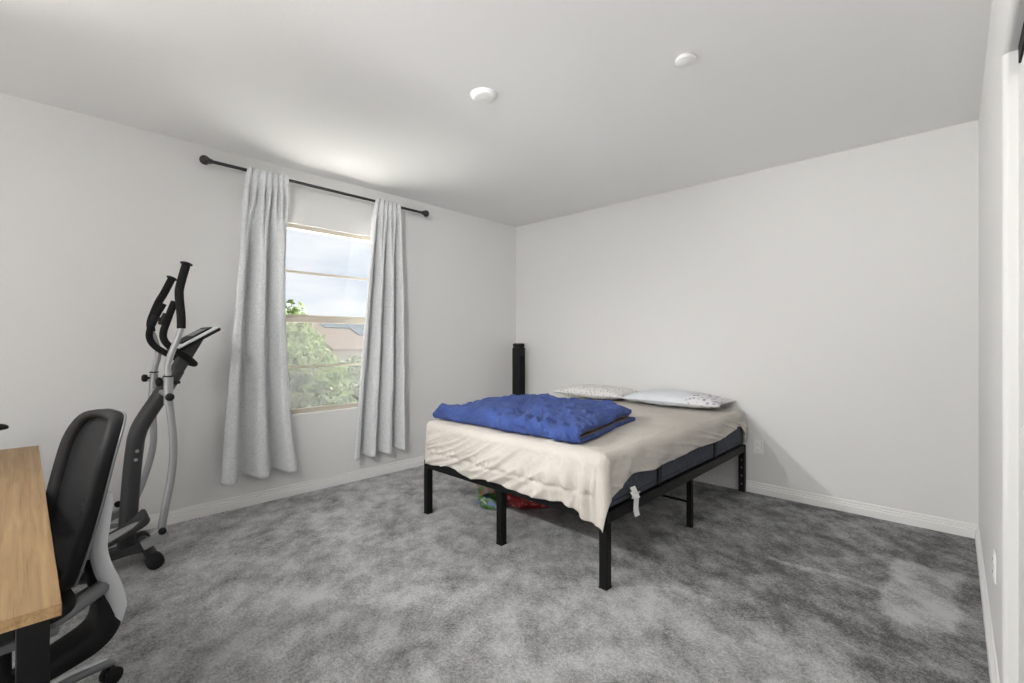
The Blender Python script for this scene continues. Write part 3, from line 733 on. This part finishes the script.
# silver spine: two rails that sweep down into the loop
for s in (-1, 1):
    sp = [(s*.054, .240, .765), (s*.052, .238, .73), (s*.060, .224, .65), (s*.060, .216, .58), (s*.056, .228, .51), (s*.055, .254, .43), (s*.054, .270, .36), (s*.050, .268, .30)]
    MB().tube(sp, [.010, .018, .022, .024, .026, .027, .024, .012], 10, True, 6, True, 1.0).build('spine_rail', 'silverpl', ch)
def spanel(u, v):
    z = .745-.36*v; P = [(.765, .236), (.73, .232), (.65, .216), (.58, .208), (.51, .220), (.43, .246), (.36, .264)]
    for (za, ya), (zb, yb) in zip(P, P[1:]):
        if z >= zb: t = (za-z)/(za-zb); y = ya+(yb-ya)*t; break
    return Vector(((u-.5)*.095, y+.004*math.cos((u-.5)*3.1), z))
o = MB().grid(spanel, 6, 24).build('spine_plate', 'silverpl', ch, recalc=False)
s_ = o.modifiers.new('solid', 'SOLIDIFY'); s_.thickness = .008
for k in range(6):
    z = .73-.035*k; MB().tube([(.05, .222, z), (.05, by(z), z)], .006, 6, False).build('adjuster_peg', 'silver' if k % 2 else 'blackpl', ch)
MB().bbox(-.03, .03, by(.69), .216, .63, .73, .006).build('back_mount', 'blackpl', ch)
# dark loop: flat band from the spine round the bottom to the column
def loop(u, v):
    P = [Vector((0, y, z)) for y, z in ((.215, .52), (.228, .46), (.244, .40), (.250, .345), (.238, .295), (.205, .262), (.155, .242), (.09, .222), (.0, .195), (-.08, .175))]
    Q, _ = catmull(P, [0]*len(P), 5); i = min(len(Q)-1, int(round(u*(len(Q)-1)))); p = Q[i]
    t = (Q[min(len(Q)-1, i+1)]-Q[max(0, i-1)]).normalized(); n = Vector((0, -t.z, t.y))
    wdt = .052+.018*math.sin(PI*u); th = .022+.018*math.sin(PI*u)
    a = 2*PI*v; ca = math.copysign(abs(math.cos(a))**.45, math.cos(a)); sa = math.copysign(abs(math.sin(a))**.45, math.sin(a))
    return p+Vector((1, 0, 0))*ca*wdt+n*sa*th
mb = MB(); mb.grid(loop, 46, 20, False, True); k = len(mb.v); mb.f.append(tuple(range(20))); mb.f.append(tuple(range(45*20, 46*20))); mb.sm += [False, False]
mb.build('lower_loop', 'blackpl', ch)
# grey arms from the spine forward to the seat pan
for s in (-1, 1):
    MB().tube([(s*.02, .245, .455), (s*.05, .235, .45), (s*.12, .16, .44), (s*.19, .08, .43)], [.030, .026, .022, .014], 10).build('seat_arm', 'greypl', ch)
MB().tube([(0, .23, .43), (0, .18, .40), (0, .10, .385), (0, 0, .38)], [.02, .03, .034, .03], 12, True, 6, True, 1.0).build('tilt_mechanism', 'greypl', ch)
def seat(u, v):
    a, b = 2*PI*u, PI*v; n = .45
    ca = math.copysign(abs(math.cos(a))**n, math.cos(a)); sa = math.copysign(abs(math.sin(a))**n, math.sin(a)); sb = math.sin(b)**.35
    x = .25*ca*sb; y = -.10+.25*sa*sb; z = .462+.036*math.copysign(abs(math.cos(b))**.8, math.cos(b))+.012*(x/.25)**2
    return Vector((x, y, z))
MB().grid(seat, 40, 18, True, False).build('seat', 'foam', ch)
MB().bbox(-.2, .2, -.28, .10, .395, .428, .015).build('seat_pan', 'greypl', ch)
MB().lathe([(.032, .10), (.032, .24), (.02, .245), (.02, .40)], None, 16).build('gas_column', 'blackpl', ch)
MB().lathe([(.05, .075), (.055, .085), (.055, .125), (.04, .135)], None, 20).build('hub', 'blackpl', ch)
for k in range(5):
    a = PI/2+.40+k*2*PI/5; dx, dy = math.cos(a), math.sin(a)
    MB().tube([(dx*.03, dy*.03, .108), (dx*.16, dy*.16, .108), (dx*.27, dy*.27, .090), (dx*.315, dy*.315, .076)], [.026, .026, .024, .020], 10, True, 5, True, .62, (0, 0, 1)).build('star_arm', 'greypl', ch)
    MB().tube([(dx*.03, dy*.03, .127), (dx*.16, dy*.16, .126), (dx*.26, dy*.26, .1085), (dx*.30, dy*.30, .098)], [.012, .012, .012, .006], 8, True, 5, True, .35, (0, 0, 1)).build('arm_trim', 'silverpl', ch)
    cs = MB().tube([(dx*.305, dy*.305, .03), (dx*.305, dy*.305, .085)], .008, 8, False).build('caster', 'blackpl', ch)
    for s in (-1, 1):
        px, py = dx*.315-dy*s*.016, dy*.315+dx*s*.016
        Mx = Matrix.Translation((px, py, .029)) @ Matrix.Rotation(a+PI/2, 4, 'Z') @ Matrix.Rotation(PI/2, 4, 'Y')
        MB().lathe([(.024, -.010), (.029, -.006), (.029, .006), (.024, .010)], Mx, 18).build('wheel', 'blackpl', cs)

# ------------------------------------------------------------------ elliptical trainer along the window wall
EX, EY = .53, -3.9
el = thing('elliptical_trainer', 'silver and black elliptical trainer beside the window wall', 'exercise machine', (EX, EY, 0))
def E(x, y, z): return (x-EX, y-EY, z)
def et(name, pts, r, mm, seg=12, par=el, **k): return MB().tube([E(*p) for p in pts], r, seg, **k).build(name, mm, par)
# frame
et('mast', [(EX, -3.895, .06), (EX, -3.883, .25), (EX, -3.868, .50), (EX, -3.854, .66), (EX, -3.842, .74), (EX, -3.812, .82), (EX, -3.715, .99), (EX, -3.650, 1.115)], .044, 'dgrey', 14, sx=1.0)
et('main_beam', [(EX, -3.78, .075), (EX, -4.75, .075)], .035, 'dgrey', 10, smooth_path=False)
fs = et('front_stabiliser', [(.33, -3.79, .045), (.70, -3.79, .045)], .030, 'dgrey', 12, smooth_path=False)
for x0, x1 in ((.265, .335), (.685, .765)):
    Mx = Matrix.Translation(E((x0+x1)/2, -3.79, .043)) @ Matrix.Rotation(PI/2, 4, 'Y'); L = (x1-x0)/2
    MB().lathe([(.030, -L), (.042, -L+.01), (.043, L-.012), (.034, L)], Mx, 18).build('end_cap', 'blackpl', fs)
rs = et('rear_stabiliser', [(.31, -4.75, .045), (.75, -4.75, .045)], .030, 'dgrey', 12, smooth_path=False)
for x in (.30, .76):
    Mx = Matrix.Translation(E(x, -4.75, .043)) @ Matrix.Rotation(PI/2, 4, 'Y')
    MB().lathe([(.030, -.03), (.042, -.02), (.042, .02), (.034, .03)], Mx, 18).build('end_cap', 'blackpl', rs)
Mx = Matrix.Translation(E(EX, -4.55, .33)) @ Matrix.Rotation(PI/2, 4, 'Y')
MB().lathe([(.20, -.07), (.25, -.055), (.25, .055), (.20, .07)], Mx, 36).build('flywheel_housing', 'blackpl', el)
et('crank_axle', [(.36, -4.55, .33), (.70, -4.55, .33)], .016, 'silver', 10, smooth_path=False)
for y, z in ((-3.852, .60), (-3.846, .65)):
    MB().lathe([(.010, 0), (.010, .008), (.005, .010)], Matrix.Translation(E(EX+.036, y-.002, z)) @ Matrix.Rotation(PI/2, 4, 'Y'), 10).build('bolt', 'silver', el)
    MB().lathe([(.010, 0), (.010, .008), (.005, .010)], Matrix.Translation(E(EX, y-.036, z+.01)) @ Matrix.Rotation(PI/2, 4, 'X'), 10).build('bolt', 'dgrey', el)
# pivot axle through the mast head
et('pivot_axle', [(.25, -3.725, .985), (.79, -3.735, .985)], .016, 'silver', 12, smooth_path=False)
# swinging arms
near = [(.77, -3.766, .232), (.775, -3.748, .36), (.775, -3.724, .50), (.775, -3.712, .64), (.775, -3.714, .76), (.775, -3.730, .93), (.775, -3.734, .99)]
far = [(.275, -3.885, .165), (.275, -3.825, .28), (.27, -3.778, .40), (.27, -3.732, .58), (.27, -3.724, .72), (.27, -3.734, .90), (.27, -3.728, .985)]
nearU = [(.775, -3.735, 1.09), (.775, -3.738, 1.15), (.775, -3.722, 1.22), (.775, -3.690, 1.31), (.775, -3.674, 1.37)]
nearG = [(.775, -3.674, 1.365), (.775, -3.675, 1.44), (.775, -3.684, 1.56), (.775, -3.678, 1.62), (.775, -3.650, 1.74)]
farU = [(.27, -3.722, 1.08), (.27, -3.712, 1.14), (.27, -3.700, 1.20), (.27, -3.712, 1.28), (.27, -3.735, 1.36)]
farG = [(.27, -3.735, 1.355), (.27, -3.738, 1.42), (.27, -3.700, 1.54), (.27, -3.672, 1.60), (.27, -3.628, 1.705)]
for lo, up_, gr, kx in ((near, nearU, nearG, .775), (far, farU, farG, .27)):
    a = et('swing_arm', lo, .0195, 'silver', 14)
    et('upper_tube', up_, .0165, 'silver', 14, a)
    et('foam_grip', gr, .022, 'foam', 14, a)
    d = (Vector(gr[-1])-Vector(gr[-2])).normalized(); p = Vector(gr[-1])
    Mx = Matrix.Translation(E(*p)) @ Vector((0, 0, 1)).rotation_difference(d).to_matrix().to_4x4()
    MB().lathe([(.022, -.006), (.031, 0), (.032, .006), (.020, .012)], Mx, 18).build('end_cap', 'blackpl', a)
    et('sleeve', [lo[-1][:1]+(lo[-1][1], .93), (kx, (lo[-1][1]+up_[0][1])/2, 1.02), up_[0]], .0225, 'silver', 14, a)
    Mx = Matrix.Translation(E(kx, up_[0][1], 1.087)) @ Matrix.Rotation(.0, 4, 'X')
    MB().lathe([(.0245, 0), (.0245, .008)], Mx, 16).build('sleeve_ring', 'blackpl', a)
def knob(x, y, z, ax, r=.022):
    rot = Matrix.Rotation(PI/2, 4, 'X') if ax == 'y' else Matrix.Rotation(PI/2, 4, 'Y')
    Mx = Matrix.Translation(E(x, y, z)) @ rot
    MB().lathe([(.008, -.02), (.008, -.01), (r*.8, -.008), (r, 0), (r, .012), (r*.7, .02)], Mx, 14).build('knob', 'blackpl', el)
knob(.27, -3.765, 1.055, 'y', .024); knob(.60, -3.745, 1.05, 'y', .027); knob(.805, -3.735, .975, 'x', .022); knob(.60, -3.665, 1.04, 'y', .012)
# fixed pulse handlebar: one bent tube with two grips
et('handlebar', [(.37, -3.69, 1.53), (.37, -3.735, 1.43), (.37, -3.762, 1.33), (.38, -3.735, 1.26), (.41, -3.66, 1.20), (.46, -3.585, 1.16), (.53, -3.565, 1.15), (.60, -3.575, 1.155), (.66, -3.63, 1.20), (.69, -3.705, 1.25), (.69, -3.745, 1.32), (.69, -3.72, 1.43), (.69, -3.690, 1.525)], .019, 'foam', 12)
for x in (.37, .69):
    s_ = MB().tube([E(x, -3.752, 1.385), E(x, -3.728, 1.45)], .0200, 10, False).build('pulse_sensor', 'blackpl', el)
    MB().bbox(x-.008-EX, x+.008-EX, -3.768-EY, -3.745-EY, 1.40, 1.43, .003).build('sensor_clip', 'blackpl', el)
# console on a neck
MB().prism([(-3.72-EY, 1.05), (-3.66-EY, 1.02), (-3.53-EY, 1.27), (-3.50-EY, 1.33), (-3.60-EY, 1.28)], 0, -.035, .035).build('console_neck', 'dgrey', el, .006)
Mx = Matrix.Translation(E(EX, -3.555, 1.318)) @ Matrix.Rotation(.56, 4, 'X')
cs = MB().bbox(-.15, .15, -.15, .12, -.022, .0, .012, Mx, 3).build('console', 'blackpl', el)
MB().bbox(-.155, .155, -.152, .124, -.003, .012, .006, Mx).build('console_rim', 'silverpl', cs)
MB().bbox(-.12, .12, -.10, .09, .010, .020, .004, Mx).build('console_face', 'blackpl', cs)
MB().bbox(-.08, .08, -.02, .065, .018, .0215, .001, Mx).build('display', 'greypl', cs)
# pedals on their arms
for x, dy, dz, nm in ((.735, 0, 0, 'near'), (.315, -.13, .05, 'far')):
    pa = MB().bbox(-.02, .02, -.78, -.0, -.025, .025, .006, Matrix.Translation(E(x-.005, -3.815+dy, .150+dz)) @ Matrix.Rotation(.10, 4, 'X')).build('pedal_arm', 'dgrey', el)
    Mp = Matrix.Translation(E(x, -3.975+dy, .225+dz)) @ Matrix.Rotation(.40, 4, 'X')
    mbp = MB()
    def tray(u, v):
        a = 2*PI*u; n = .5; ca = math.copysign(abs(math.cos(a))**n, math.cos(a)); sa = math.copysign(abs(math.sin(a))**n, math.sin(a))
        pr_ = [(0, -.01), (.94, -.01), (1.0, 0), (1.02, .008+.045*max(0, sa)**3), (.97, .014+.045*max(0, sa)**3), (.93, .008+.040*max(0, sa)**3), (.90, .006), (0, .006)]
        k, z = pr_[int(round(v*7))]
        return Mp @ Vector((.075*ca*k, .175*sa*k, z))
    mbp.grid(tray, 44, 8, True, False); pd = mbp.build('pedal', 'dgrey', el)
    MB().lathe([(.0, .007), (.9, .007), (.93, .009), (.9, .012), (0, .012)], Mp @ Matrix.Diagonal((.055, .14, 1, 1)), 28).build('tread_inlay', 'inlay', pd)
    bk = MB().bbox(-.024, .024, -.055, .07, -.022, .022, .006, Matrix.Translation(E(x+.02*(1 if x > EX else -1), -3.800+dy, .172+dz)) @ Matrix.Rotation(.35, 4, 'X')).build('arm_bracket', 'silver', el)
    MB().lathe([(.008, -.01), (.019, 0), (.019, .014), (.012, .02)], Matrix.Translation(E(x+.062 if x > EX else x-.062, -3.768+dy, .225+dz)) @ Matrix.Rotation(PI/2 if x > EX else -PI/2, 4, 'Y'), 14).build('bracket_cap', 'blackpl', el)
et('crank_link', [(.31, -4.0, .165), (.31, -3.87, .165)], .014, 'silver', 10, smooth_path=False)
